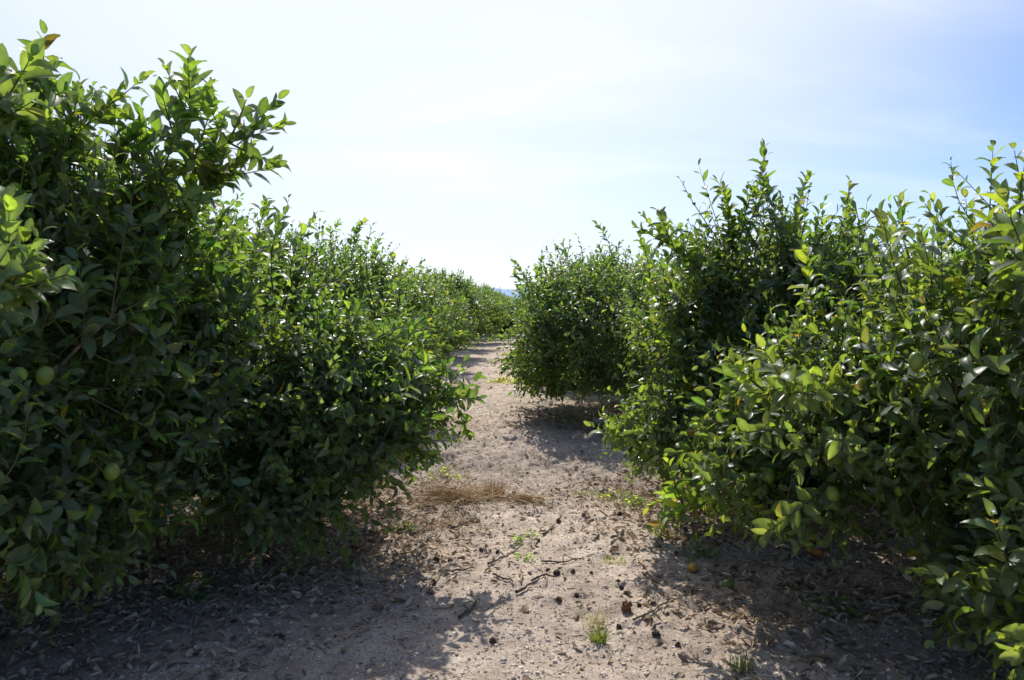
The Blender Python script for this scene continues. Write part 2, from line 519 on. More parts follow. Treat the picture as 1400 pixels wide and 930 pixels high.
    crown = leaf_batch(*A, .2 + .6 * r.random(nl), r.normal(.42, .36, nl), base[ok], simple, r.normal(0, .35, nl))
    me_c = mesh_np(name + '_crown', *crown[:3], crown[3], mat=M_LEAF)
    tw = tubes(TP, TR, 3)
    me_t = mesh_np(name + '_twigs', *tw[:3], None, mat=M_TWIG)
    trunkP = np.array([[[0, 0, zg - .1], [.01, 0, zg + .03], [.02, .01, .22], [0, 0, .36], [0, 0, .47]]])
    if simple:
        parts = [tubes(trunkP, np.array([[.13, .095, .075, .07, .05]]), 8), tubes(LP, LR_, 5)]
    else:
        parts = [tubes(trunkP, np.array([[.13, .095, .075, .07, .05]]), 12), tubes(LP, LR_, 7)]
    parts.append(tubes(SPn, SR_, 5))
    tk = merge(parts)
    me_k = mesh_np(name + '_trunk', *tk[:3], None, mat=M_BARK)
    # where fruit may hang
    q = r.choice(len(SP), 60, replace=False)
    return dict(meshes=(me_k, me_t, me_c), fruit=[tuple(SP[i] + O) for i in q], nl=nl)


def plant(T, x, y, label, rot=0, sc=1.0, z=0.0, group=None):
    e = link('lemon_tree', None, loc=(x, y, z))
    e.empty_display_size = .3
    e.rotation_euler = (0, 0, rot); e.scale = (sc, sc, sc)
    tag(e, label, 'tree', group)
    for nm, me in zip(('trunk', 'twigs', 'crown'), T['meshes']):
        link(nm, me, e)
    return e


LEFT = 'lemon trees on the left of the path'
RIGHT = 'lemon trees on the right of the path'

L1 = make_tree('left_a', 21, [(-3.05, 3.75, 1.40, 1.6, 1.6, 1.02), (-2.75, 3.6, 1.85, 1.0, .95, .62), (-2.02, 3.5, 1.95, .50, .6, .44), (-1.72, 3.5, 1.95, .38, .5, .34), (-2.6, 3.3, 1.98, .72, .7, .44), (-2.0, 4.0, 1.25, .72, .85, .72), (-2.25, 2.75, 1.10, .72, .6, .62), (-1.8, 4.2, 1.70, .45, .6, .42), (-3.0, 3.0, .72, .95, .7, .45), (-1.98, 3.3, .70, .5, .5, .34)],
               3500, zmin=.16, origin=(-3.0, 3.7),
               shoots=[(-1.85, 3.5, 2.05, -1.60, 3.4, 2.38), (-2.1, 3.2, 2.15, -1.93, 3.1, 2.44), (-1.25, 4.1, 1.65, -1.18, 4.05, 2.05), (-1.65, 3.9, 1.9, -1.55, 3.8, 2.22), (-1.5, 4.4, 1.7, -1.35, 4.3, 2.15)],
               extra=[(-2.0, 3.55, 1.80, -1.04, 3.35, 2.38), (-1.8, 3.6, 1.85, -1.18, 3.45, 2.22), (-1.75, 3.6, 2.0, -1.32, 3.42, 2.50), (-2.2, 3.5, 2.1, -1.66, 3.35, 2.50), (-2.3, 3.4, 2.15, -1.80, 3.1, 2.46), (-1.9, 2.75, 1.5, -1.40, 2.3, 1.76), (-2.3, 3.1, 2.1, -1.78, 2.8, 2.30)],
               leaf=.081, bright=1.12)
L2 = make_tree('left_b', 22, [(-2.15, 5.6, 1.12, 1.25, 1.4, .94), (-2.25, 5.5, 1.6, 1.0, .95, .60), (-1.2, 4.8, 1.08, .60, .68, .55), (-1.3, 4.5, .62, .50, .50, .44), (-.86, 4.7, .95, .46, .52, .40)],
               2700, zmin=.14, origin=(-2.1, 5.6),
               shoots=[(-1.35, 4.8, 1.70, -1.22, 4.8, 2.10), (-1.6, 5.0, 1.85, -1.55, 5.0, 2.2), (-.7, 4.3, 1.05, -.46, 4.25, 1.30), (-1.0, 4.6, 1.35, -.86, 4.5, 1.62), (-1.9, 5.2, 1.95, -1.8, 5.2, 2.3)],
               extra=[(-.9, 4.8, 1.0, -.28, 4.95, 1.02), (-.9, 4.6, .85, -.45, 4.45, .72), (-1.1, 4.4, .5, -.88, 4.3, .34), (-1.3, 4.4, .45, -1.05, 4.25, .25), (-.95, 4.9, 1.25, -.50, 4.9, 1.22)],
               leaf=.074, bright=1.2)
R1 = make_tree('right_a', 23, [(2.95, 3.6, 1.25, 1.4, 1.4, .84), (2.35, 3.35, 1.60, .55, .6, .52), (1.75, 3.75, 1.08, .70, .75, .55), (1.92, 2.50, .68, .42, .52, .44), (2.1, 2.9, .60, .5, .5, .34), (2.0, 3.1, 1.32, .55, .6, .55), (1.30, 3.9, .76, .42, .45, .34)],
               2550, zmin=.22, origin=(2.95, 3.6),
               shoots=[(2.0, 3.3, 1.85, 1.98, 3.25, 2.24), (1.75, 3.5, 1.65, 1.6, 3.4, 1.98), (2.3, 3.3, 1.95, 2.22, 3.25, 2.26), (1.5, 3.9, 1.5, 1.45, 3.9, 1.9), (2.0, 2.9, 1.75, 1.98, 2.8, 2.05)],
               extra=[(1.5, 3.2, 1.25, .88, 2.98, 1.26), (1.25, 3.6, .8, .78, 3.85, .52), (1.9, 2.4, .72, 1.50, 2.25, .58), (1.75, 2.3, .5, 1.38, 2.25, .36), (2.1, 3.0, 1.6, 1.65, 2.5, 1.72), (1.4, 3.4, .8, 1.05, 3.2, .65), (2.2, 2.5, .9, 1.75, 2.15, .85)],
               leaf=.079, bright=1.12, yellow=.022, tint=(1.18, 1.03, .92))
R2 = make_tree('right_b', 24, [(2.32, 5.95, 1.18, 1.3, 1.4, .92), (1.78, 5.5, 1.80, .58, .6, .58), (1.48, 5.7, 1.50, .52, .6, .60), (1.28, 5.3, .74, .58, .6, .38), (2.5, 5.9, 1.5, .9, .9, .70)],
               2150, zmin=.28, origin=(2.15, 6.0),
               shoots=[(1.76, 5.5, 2.2, 1.74, 5.45, 2.68), (1.5, 5.5, 2.05, 1.42, 5.45, 2.45), (1.95, 5.5, 2.1, 2.05, 5.45, 2.48), (1.2, 5.6, 1.9, 1.05, 5.5, 2.22), (2.3, 5.6, 1.95, 2.4, 5.6, 2.4), (2.6, 5.5, 1.95, 2.72, 5.5, 2.34), (.98, 5.6, 1.7, .9, 5.5, 2.05)],
               extra=[(1.5, 5.3, 1.7, 1.0, 5.2, 2.05), (1.1, 5.2, .75, .66, 5.1, .70), (1.2, 5.0, .6, .95, 4.85, .45)],
               leaf=.080, bright=1.15, yellow=.018, tint=(1.10, 1.02, .95))
plant(L1, -3.0, 3.7, 'big dark tree at the left edge, one long branch reaching over the skyline', group=LEFT)
plant(L2, -2.1, 5.6, 'low spreading tree on the left whose leafy shoots lean out over the path', group=LEFT)
plant(R1, 2.95, 3.6, 'nearest tree on the right with large glossy leaves and hanging green lemons', group=RIGHT)
plant(R2, 2.15, 6.0, 'tree on the right with the tall pointed top, just behind the nearest one', group=RIGHT)

L3 = make_tree('left_c', 25, [(-2.0, 8.9, 1.1, .9, .9, .75), (-2.3, 10.2, 1.2, 1.35, 1.6, .98), (-2.35, 10.0, 1.75, .9, 1.0, .55), (-2.9, 9.0, 1.4, .9, .8, .75)], 2400, simple=True, zmin=.25, origin=(-2.3, 10.2), rand_shoots=13, leaf=.088, bright=1.2, scale_w=.9,
               shoots=[(-1.95, 9.6, 2.0, -1.88, 9.5, 2.55), (-1.7, 9.8, 1.95, -1.62, 9.7, 2.42), (-2.2, 9.4, 2.0, -2.18, 9.4, 2.5)])
R3 = make_tree('right_c', 26, [(1.95, 11.4, 1.25, 1.7, 1.9, .95), (.86, 10.8, 1.40, .92, 1.2, .86), (.54, 10.7, .74, .62, .9, .5), (1.2, 9.9, 1.2, 1.0, .85, .82), (2.5, 9.6, 1.3, 1.0, .9, .82), (1.0, 12.3, 1.2, 1.0, 1.1, .88)], 3100, simple=True, zmin=.24, origin=(1.95, 11.1), rand_shoots=7, leaf=.084, bright=1.15, yellow=.04)
plant(L3, -2.3, 10.2, 'third tree on the left, with many upright feathery shoots on its top', group=LEFT)
plant(R3, 1.95, 11.1, 'rounded tree on the right whose low crown bulges into the path over a dark shadow', group=RIGHT)

protos = []
for i, (lm, sd) in enumerate([
        ([(0, 0, 1.18, 1.35, 1.45, .98), (.1, .1, 1.7, .85, .9, .55), (.6, -.5, .9, .8, .8, .6)], 31),
        ([(0, 0, 1.15, 1.4, 1.5, .95), (-.2, .1, 1.75, .8, .9, .62), (.5, .6, 1.2, .85, .8, .7)], 32),
        ([(0, 0, 1.2, 1.45, 1.4, 1.0), (.3, -.2, 1.6, .9, .8, .6), (-.6, .4, 1.0, .85, .9, .7)], 33)]):
    protos.append(make_tree('proto%d' % i, sd, lm, 1500, simple=True, zmin=.22, rand_shoots=8, leaf=.100, bright=1.1, per=11, limbs=7))

ordn = ['first', 'second', 'third', 'fourth', 'fifth', 'sixth', 'seventh', 'eighth', 'ninth', 'tenth']
rr = random.Random(3)
y = 14.3; i = 3
while y < 125:
    lab = ('%s tree along the left side of the path' % ordn[i]) if i < 10 else 'small distant tree in the left row near the vanishing point'
    plant(protos[(i * 7) % 3], -2.35 + min(max(y - 18, 0) * .03, .75) + rr.uniform(-.12, .12), y, lab, rr.uniform(0, 6.28), rr.uniform(.93, 1.07) * (1.02 if i < 5 else 1), H(-2.3, y), LEFT)
    y += 4.1 + rr.uniform(-.2, .2); i += 1
y = 14.9; i = 3
while y < 125:
    lab = ('%s tree along the right side of the path, half hidden by the one before' % ordn[i]) if i < 7 else 'distant tree in the right row, hidden behind the nearer ones'
    plant(protos[(i * 5 + 1) % 3], 2.1 + rr.uniform(-.12, .12), y, lab, rr.uniform(0, 6.28), rr.uniform(.92, 1.06), H(2.1, y), RIGHT)
    y += 4.2 + rr.uniform(-.2, .2); i += 1
for k, (x, yy) in enumerate([(-.45, 41.5), (.75, 42.2), (-1.3, 44.5), (.1, 45)]):
    plant(protos[k % 3], x, yy, 'small far tree standing across the end of the path', rr.uniform(0, 6.28), .86, H(x, yy) - .12, 'trees closing the end of the path')
for sx, side in ((-1, 'left'), (1, 'right')):
    for k in range(7):
        x = sx * (7.4 + rr.uniform(-.15, .15)); yy = 3.4 + 4.1 * k + rr.uniform(-.2, .2)
        plant(protos[(k + (sx > 0)) % 3], x, yy, 'tree of the next row glimpsed through the leaves on the far %s' % side, rr.uniform(0, 6.28), rr.uniform(.95, 1.05), H(x, yy), 'lemon trees of the next row on the %s' % side)


# --------------------------------------------------------------- fruit
def lemon_mesh(name, mat, seed, wr=0.0, tint=(1, 1, 1), L=.036, W=.028):
    bm = bmesh.new()
    bmesh.ops.create_icosphere(bm, subdivisions=4 if wr else 3, radius=1)
    r = np.random.default_rng(seed)
    ph = r.random(6) * 6
    for v in bm.verts:
        p = v.co.copy()
        t = p.z
        nip = .16 * max(0, (t - .86) / .14) ** 1.2 + .06 * max(0, (-t - .9) / .1)
        k = 1 + .02 * math.sin(5 * p.x + ph[0]) * math.sin(4 * p.y + ph[1])
        if wr:
            k += wr * (.5 * math.sin(7 * p.x + ph[2] + 2 * p.z) * math.sin(6 * p.y + ph[3]) + .35 * math.sin(13 * p.z + ph[4] + 5 * p.x) * math.sin(12 * p.y + ph[5]) - .25 * max(0, p.x) ** 2)
        v.co = Vector((p.x * W * k, p.y * W * k, p.z * L * k + L * nip))
    me = bpy.data.meshes.new(name)
    bm.to_mesh(me); bm.free()
    for p in me.polygons: p.use_smooth = True
    a = me.color_attributes.new('tint', 'FLOAT_COLOR', 'POINT')
    c4 = np.ones((len(me.vertices), 4), dtype=np.float32); c4[:, :3] = tint
    a.data.foreach_set('color', c4.ravel())
    me.materials.append(mat)
    return me


me_green = lemon_mesh('green_lemon', M_GREENFRUIT, 1)
me_yellow = lemon_mesh('yellow_lemon', M_YELLOWFRUIT, 2)
me_orange = lemon_mesh('orange_lemon', M_ORANGEFRUIT, 3, .08)
trees = {o['label'][:12]: o for o in bpy.data.objects if o.name.startswith('lemon_tree')}


def hang(tree, T, pts, n, seed):
    r = random.Random(seed)
    cand = [p for p in T['fruit'] if .5 < p[2] < 1.8 and (abs(p[0]) < 2.6)]
    for (x, y, z) in list(pts) + cand[:n]:
        o = link('lemon', me_green, tree)
        o.location = (x - tree.location.x, y - tree.location.y, z - .03)
        o.rotation_euler = (math.pi + r.uniform(-.4, .4), r.uniform(-.4, .4), r.uniform(0, 6))


tr = [o for o in bpy.data.objects if o.name.startswith('lemon_tree')]
byp = {(round(o.location.x, 2), round(o.location.y, 2)): o for o in tr}
hang(byp[(2.95, 3.6)], R1, [(1.78, 2.93, 1.33), (1.48, 2.85, 1.42), (1.28, 3.1, 1.05), (1.35, 3.25, .83)], 7, 1)
hang(byp[(-3.0, 3.7)], L1, [(-1.62, 2.7, 1.38), (-1.5, 2.9, 1.0), (-1.75, 2.6, .95)], 5, 2)
hang(byp[(2.15, 6.0)], R2, [(1.15, 4.75, .78), (1.22, 4.8, .62)], 5, 3)
hang(byp[(-2.1, 5.6)], L2, [], 4, 4)


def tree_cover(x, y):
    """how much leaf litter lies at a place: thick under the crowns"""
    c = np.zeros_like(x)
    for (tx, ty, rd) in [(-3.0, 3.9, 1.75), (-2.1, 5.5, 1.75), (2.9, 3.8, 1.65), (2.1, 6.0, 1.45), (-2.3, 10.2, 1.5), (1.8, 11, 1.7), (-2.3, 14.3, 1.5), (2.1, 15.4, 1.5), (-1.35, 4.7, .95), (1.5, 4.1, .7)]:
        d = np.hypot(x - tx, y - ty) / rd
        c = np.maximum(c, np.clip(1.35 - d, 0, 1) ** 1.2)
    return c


# --------------------------------------------------------------- ground
xs = np.concatenate([-np.geomspace(3000, 7.2, 46), np.arange(-7, -3.2, .05), np.arange(-3.2, 3.2, .021), np.arange(3.2, 7, .05), np.geomspace(7.2, 3000, 46)])
ys = np.concatenate([np.linspace(-60, 1.5, 40), np.arange(1.6, 2.6, .05), np.arange(2.6, 8.2, .021), np.geomspace(8.23, 40, 330), np.geomspace(41, 4000, 60)])
X, Y = np.meshgrid(xs, ys)
Z = height(X, Y)
far = np.clip((np.hypot(X, Y) - 60) / 100, 0, 1)
Z = Z * (1 - far)
V = np.stack([X.ravel(), Y.ravel(), Z.ravel()], 1)
nx, ny = len(xs), len(ys)
ii = (np.arange(ny - 1)[:, None] * nx + np.arange(nx - 1)[None]).ravel()
lo = np.stack([ii, ii + 1, ii + nx + 1, ii + nx], 1).ravel()
gx, gy = V[:, 0], V[:, 1]
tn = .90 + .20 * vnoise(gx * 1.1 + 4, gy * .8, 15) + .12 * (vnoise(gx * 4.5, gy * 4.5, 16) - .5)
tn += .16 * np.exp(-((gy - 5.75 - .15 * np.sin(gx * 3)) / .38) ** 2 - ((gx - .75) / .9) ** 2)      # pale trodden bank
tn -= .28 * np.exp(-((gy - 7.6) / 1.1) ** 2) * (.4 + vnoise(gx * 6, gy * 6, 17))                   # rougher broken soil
tn -= .10 * np.exp(-((np.abs(gx + .1) - .55) / .16) ** 2) * vnoise(gx * .8, gy * .5, 18)           # worn wheel lines
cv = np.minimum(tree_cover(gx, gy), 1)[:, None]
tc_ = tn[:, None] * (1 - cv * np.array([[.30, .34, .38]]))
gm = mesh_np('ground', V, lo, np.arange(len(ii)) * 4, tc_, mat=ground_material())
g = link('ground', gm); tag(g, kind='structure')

# far hills, blue distance haze painted into their colour
hp = []
hx = np.linspace(-2600, 2600, 260)
hz = 30 + 46 * vnoise(hx * .0021 + 5, hx * 0, 21) + 16 * vnoise(hx * .009, hx * 0, 22) + 5 * vnoise(hx * .03, hx * 0, 23)
rows = [(0, -4.0), (.35, .35), (.7, .8), (1, 1.0), (1.6, .5), (2, -.1)]
HV = np.concatenate([np.stack([hx, 2500 + 300 * a + 0 * hx, np.where(b < 0, -8, hz * b) + 0 * hx], 1) for a, b in rows])
n = len(hx); ii = (np.arange(len(rows) - 1)[:, None] * n + np.arange(n - 1)[None]).ravel()
hm = mesh_np('hills', HV, np.stack([ii, ii + 1, ii + n + 1, ii + n], 1).ravel(), np.arange(len(ii)) * 4, None,
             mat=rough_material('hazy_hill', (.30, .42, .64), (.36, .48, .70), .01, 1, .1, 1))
tag(link('hills', hm), kind='structure')


# --------------------------------------------------------------- litter
def litter(name, n, region, seed, size=(.03, .085), thresh=True):
    r = np.random.default_rng(seed)
    x = r.uniform(region[0], region[1], n * 6); y = r.uniform(region[2], region[3], n * 6)
    d = tree_cover(x, y) * (.25 + 1.2 * vnoise(x * 1.7, y * 1.7, 41)) + .028
    k = r.random(n * 6) < d
    x = x[k][:n]; y = y[k][:n]; n = len(x)
    z = height(x, y) + .003 + .02 * r.random(n) * tree_cover(x, y)
    a = r.uniform(0, 6.28, n)
    dv = norm(np.stack([np.cos(a), np.sin(a), r.normal(0, .22, n)], 1))
    nv = np.stack([r.normal(0, .45, n), r.normal(0, .45, n), np.ones(n)], 1)
    L = size[0] * .45 + (size[1] - size[0] * .45) * r.random(n) ** 1.7
    pal = np.array([(.52, .43, .32), (.38, .29, .20), (.22, .16, .11), (.62, .54, .43), (.44, .39, .33), (.10, .075, .055), (.42, .28, .15)])
    col = pal[r.choice(len(pal), n, p=[.24, .2, .16, .12, .14, .09, .05])] * (.7 + .5 * r.random((n, 1)))
    b = leaf_batch(np.stack([x, y, z], 1), dv, nv, L, L * r.uniform(.14, .42, n), r.uniform(.1, 1.9, n), r.uniform(-1.0, .9, n), col, True, r.normal(0, 1.0, n))
    o = link(name, mesh_np(name, *b[:3], b[3], mat=M_DRYLEAF))
    return o


tag(litter('leaf_litter', 48000, (-4.8, 4.6, 2.2, 9.0), 51), 'curled dry brown leaves lying thick under the near trees', 'leaf litter', kind='stuff')
tag(litter('leaf_litter', 8000, (-4.2, 4.2, 9.0, 20), 52, (.05, .10)), 'scattered dry leaves under the trees farther down the path', 'leaf litter', kind='stuff')


def clods(n, region, seed, smin, smax, tint, power=3):
    r = np.random.default_rng(seed)
    bm = bmesh.new(); bmesh.ops.create_icosphere(bm, subdivisions=1, radius=1)
    bv = np.array([v.co[:] for v in bm.verts]); bf = [tuple(v.index for v in f.verts) for f in bm.faces]; bm.free()
    x = r.uniform(region[0], region[1], n); y = region[2] + (region[3] - region[2]) * r.random(n) ** 1.4
    keep = r.random(n) < (.25 + vnoise(x * 1.3 + 9, y * 1.3, 61)) ; x = x[keep]; y = y[keep]; n = len(x)
    s = smin + (smax - smin) * r.random(n) ** power
    P = bv[None] * (1 + r.normal(0, .30, (n, len(bv), 1))) * s[:, None, None] * np.stack([r.uniform(.7, 1.3, n), r.uniform(.7, 1.3, n), r.uniform(.35, .7, n)], 1)[:, None]
    P = P + np.stack([x, y, height(x, y) + s * .02], 1)[:, None]
    col = np.array(tint)[None] * (.65 + .6 * r.random((n, 1)))
    return assemble(P.reshape(-1, 3), np.repeat(col, len(bv), 0), bf, n, len(bv))


cl = merge([clods(30000, (-2.2, 2.4, 2.6, 12), 71, .002, .014, (1.5, 1.5, 1.5), 4), clods(3500, (-2.0, 2.2, 2.8, 10), 72, .002, .009, (1.8, 1.8, 1.8), 3),
            clods(4500, (-2.0, 2.2, 2.8, 10), 73, .002, .010, (.45, .38, .34), 3)])
tag(link('soil_crumbs', mesh_np('soil_crumbs', *cl[:3], cl[3], smooth=False, mat=M_CLOD)), 'loose crumbs of dry soil and gravel strewn over the path', 'gravel', kind='stuff')

# fine chips of wood and straw between the trees
r = np.random.default_rng(81)
n = 20000
x = r.normal(.1, 1.3, n); y = 2.7 + 10 * r.random(n) ** 1.25
a = r.uniform(0, 6.28, n); l = .006 + .045 * r.random(n) ** 3
z = height(x, y) + .003
P0 = np.stack([x, y, z], 1); dd = np.stack([np.cos(a), np.sin(a), r.normal(0, .12, n)], 1) * l[:, None]
tb = tubes(np.stack([P0, P0 + dd * .5 + r.normal(0, .0015, (n, 3)), P0 + dd], 1), np.repeat((.0008 + .0014 * r.random((n, 1))), 3, 1), 3, np.array([1.1, 1.05, 1.])[None] * (.35 + 1.7 * r.random((n, 1)) ** 1.4))
tag(link('wood_chips', mesh_np('wood_chips', *tb[:3], tb[3], mat=M_STICK)), 'tiny bits of twig and straw scattered over the bare soil', 'chips', kind='stuff')


# --------------------------------------------------------------- sticks
def stick(name, pts, rad, tint, label, cat='stick', group='dead sticks lying on the path', lift=.006, fork=False):
    W = [np.array(ground_at(*p)) for p in pts]
    W = np.array(W)
    O = W[0].copy()
    t = np.linspace(0, len(W) - 1, 9)
    P = np.array([[np.interp(q, range(len(W)), W[:, c]) for c in range(3)] for q in t])
    L = np.linalg.norm(W[-1] - W[0])
    rs = np.random.default_rng(int(abs(W[0, 0]) * 1000) + 3)
    P[1:-1] += rs.normal(0, .014 * L, (7, 3)) * [1, 1, 0]
    P[:, 2] = height(P[:, 0], P[:, 1]) + lift + rad
    P[:, 2] = np.maximum(P[:, 2], P[:, 2].mean() - .004)
    R = np.linspace(1, .55, 9) * rad * (1 + rs.normal(0, .1, 9))
    parts = [tubes((P - O)[None], R[None], 7, np.array([tint]))]
    if fork:
        b = P[4] - O; d = norm(P[5] - P[4]); s = np.array([-d[1], d[0], .25])
        e = b + (d * .6 + s * .7) * L * .33
        parts.append(tubes(bez(b[None], ((b + e) / 2 + [0, 0, .004])[None], e[None], 9), np.linspace(.7, .4, 9)[None] * rad, 6, np.array([tint])))
    m = merge(parts)
    o = link(name, mesh_np(name, *m[:3], m[3], mat=M_STICK), loc=tuple(O))
    return tag(o, label, cat, group)


GREY = (1.0, 1.0, 1.0); DARK = (.5, .46, .42); PALE = (1.9, 1.75, 1.5); STRAW = (1.8, 1.45, .95); RED = (1.5, .95, .7)
for a in [
    ([(571, 774), (578, 752), (588, 735)], .0065, GREY, 'grey stick standing nearly upright in the picture beside the left leaf litter', 1),
    ([(667, 779), (690, 768), (712, 757)], .0085, GREY, 'straight thick grey stick lying in the middle of the path', 1),
    ([(617, 790), (645, 783)], .006, DARK, 'thin dark stick in line with the straight grey one, left of it', 0),
    ([(674, 793), (701, 801)], .007, DARK, 'short dark stick sloping down to the right below the straight grey one', 0),
    ([(706, 819), (727, 807)], .0095, DARK, 'stubby dark stick under the pale splinter', 0),
    ([(711, 783), (713, 806)], .008, PALE, 'pale bleached splinter pointing at the camera', 0),
    ([(727, 802), (742, 796), (762, 797)], .007, DARK, 'bowed dark stick right of the pale splinter', 0),
    ([(741, 775), (770, 776), (800, 771)], .006, DARK, 'long thin dark stick lying across the path between dark lemons', 1),
    ([(600, 756), (604, 789), (586, 819)], .0055, STRAW, 'bent straw-coloured reed at the edge of the left shadow', 0),
    ([(606, 694), (634, 718), (666, 737)], .004, STRAW, 'long thin straw stem reaching out of the dry grass towards the camera', 0),
    ([(552, 737), (594, 729)], .006, GREY, 'slender grey stick by the tips of the left tree', 0),
    ([(613, 725), (625, 726), (642, 719)], .008, DARK, 'crooked dark stick just below the dry grass', 0),
    ([(743, 737), (759, 723)], .007, DARK, 'small dark stick between two rotten lemons', 0),
    ([(741, 781), (748, 806)], .0045, PALE, 'thin pale straw right of the bleached splinter', 0),
    ([(626, 855), (640, 845), (650, 834)], .008, DARK, 'short dark stick in the sunny gap of the left shadow', 1),
    ([(590, 843), (620, 838)], .005, GREY, 'faint grey stick crossing the edge of the left shadow', 0),
    ([(876, 770), (889, 790), (901, 809)], .0045, RED, 'reddish twig on the right running into the shade', 0),
    ([(869, 857), (905, 840), (939, 822)], .0065, GREY, 'grey forked stick on the right at the rim of the shade', 1),
    ([(466, 884), (500, 858)], .004, STRAW, 'pale stalk in the left shadow at the bottom of the photo', 0),
]:
    stick('stick', a[0], a[1], a[2], a[3], fork=bool(a[4]))

# --------------------------------------------------------------- fallen lemons
rots = [lemon_mesh('rotten_lemon', M_ROT, 100 + i, .42, t, .022, .019) for i, t in enumerate([(1, 1, 1), (1.4, 1.2, 1), (.8, .8, .9), (2.2, 1.5, 1.1)])]
rp = [(764, 716, 'next to the small dark stick, far end of the path litter'), (737, 744, 'at the lower end of the small dark stick'), (680, 761, 'touching the straight grey stick from above'),
      (657, 757, 'just left of the one above the straight grey stick'), (614, 773, 'between the two long grey sticks on the left'), (762, 790, 'rightmost of the pair below the long thin stick'),
      (750, 786, 'leftmost of the pair below the long thin stick'), (785, 788, 'alone under the long thin stick'), (810, 790, 'right of the end of the long thin stick'), (591, 803, 'beside the bent reed at the shadow edge'),
      (799, 709, 'alone on the pale bank at the far side'), (842, 706, 'left one of two side by side on the pale bank'), (849, 708, 'right one of two side by side on the pale bank'),
      (847, 802, 'topmost of the row leading down on the right'), (852, 811, 'second of the row leading down on the right'), (859, 819, 'third of the row leading down on the right'),
      (765, 828, 'left of the grass tuft in a hollow'), (790, 822, 'just above the wispy grass tuft'), (921, 744, 'near the drooping leaf tips of the right tree'),
      (894, 832, 'by the fork of the grey stick on the right'), (877, 836, 'left of the grey forked stick'), (901, 877, 'on open soil right of the green tuft'),
      (931, 892, 'on open soil close to the right shade'), (849, 867, 'right of the green tuft'), (673, 886, 'small one by the left shadow, near the bottom'), (928, 762, 'in the litter below the right tree tips')]
for i, (px, py, w) in enumerate(rp):
    x, y, z = ground_at(px, py)
    o = link('rotten_lemon', rots[i % 3], loc=(x, y, z + .006))
    s = random.uniform(.55, 1.0)
    o.scale = (s, s * random.uniform(.75, 1), s * random.uniform(.7, 1.1)); o.rotation_euler = (random.uniform(0, 6), random.uniform(0, 6), random.uniform(0, 6))
    tag(o, 'shrivelled blackened lemon ' + w, 'lemon', 'rotten lemons on the ground')
x, y, z = ground_at(860, 841)
o = link('rotten_lemon', rots[3], loc=(x, y, z + .022)); o.scale = (1.35,) * 3; o.rotation_euler = (1.2, .3, 0)
tag(o, 'largest rotten lemon, half brown and half black, beside the right end of the row', 'lemon', 'rotten lemons on the ground')
for px, py, me, nm, lab in [(1000, 811, me_green, 'fallen_lemon', 'green lemon lying in the shade at the right of the path'), (951, 787, me_yellow, 'fallen_lemon', 'small yellow lemon at the rim of the shade on the right'),
                            (1122, 766, me_orange, 'fallen_lemon', 'orange overripe lemon under the nearest right tree'), (1335, 738, me_orange, 'fallen_lemon', 'orange lemon in the sunny gap at the right edge, left of its neighbour'),
                            (1372, 743, me_orange, 'fallen_lemon', 'orange lemon in the sunny gap nearest the right edge of the photo')]:
    x, y, z = ground_at(px, py)
    o = link(nm, me, loc=(x, y, z + .026)); o.rotation_euler = (1.4, .2, random.uniform(0, 6))
    tag(o, lab, 'lemon', 'fresh lemons fallen on the ground')


# --------------------------------------------------------------- grass and weeds
def blades(n, rad, hmin, hmax, lean, col1, col2, seed, flat=0.0, wid=.0022):
    r = np.random.default_rng(seed)
    a = r.uniform(0, 6.28, n); q = rad * np.sqrt(r.random(n))
    b = np.stack([q * np.cos(a), q * np.sin(a), 0 * a], 1)
    h = r.uniform(hmin, hmax, n)
    a2 = a + r.normal(0, .9, n)
    out = np.stack([np.cos(a2), np.sin(a2), 0 * a], 1)
    ln = lean * r.random(n)
    tip = b + out * (h * np.sin(ln))[:, None] + np.array([0, 0, 1.])[None] * (h * np.cos(ln) * (1 - flat))[:, None]
    mid = (b + tip) / 2 + np.array([0, 0, 1.])[None] * (h * .16)[:, None]
    k = 6
    P = bez(b, mid, tip, k)
    side = norm(np.cross(P[:, -1] - P[:, 0], np.array([0, 0, 1.]) + r.normal(0, .3, (n, 3))))
    w = wid * (.6 + .8 * r.random(n))
    V = np.stack([np.stack([P[:, i] - side * (w * (1 - i / (k - 1)) ** .6)[:, None], P[:, i] + side * (w * (1 - i / (k - 1)) ** .6)[:, None]], 1) for i in range(k)], 1).reshape(n, -1, 3)
    faces = [(2 * i, 2 * i + 1, 2 * i + 3, 2 * i + 2) for i in range(k - 1)]
    kk = r.random((n, 1))
    c = np.array(col1) * (1 - kk) + np.array(col2) * kk
    return assemble(V.reshape(-1, 3), np.repeat(c, 2 * k, 0), faces, n, 2 * k)


def put(name, data, mat, px, py, label, cat, group=None, kind=None, dz=0):
    x, y, z = ground_at(px, py)
    o = link(name, mesh_np(name, *data[:3], data[3], mat=mat), loc=(x, y, z + dz))
    return tag(o, label, cat, group, kind)


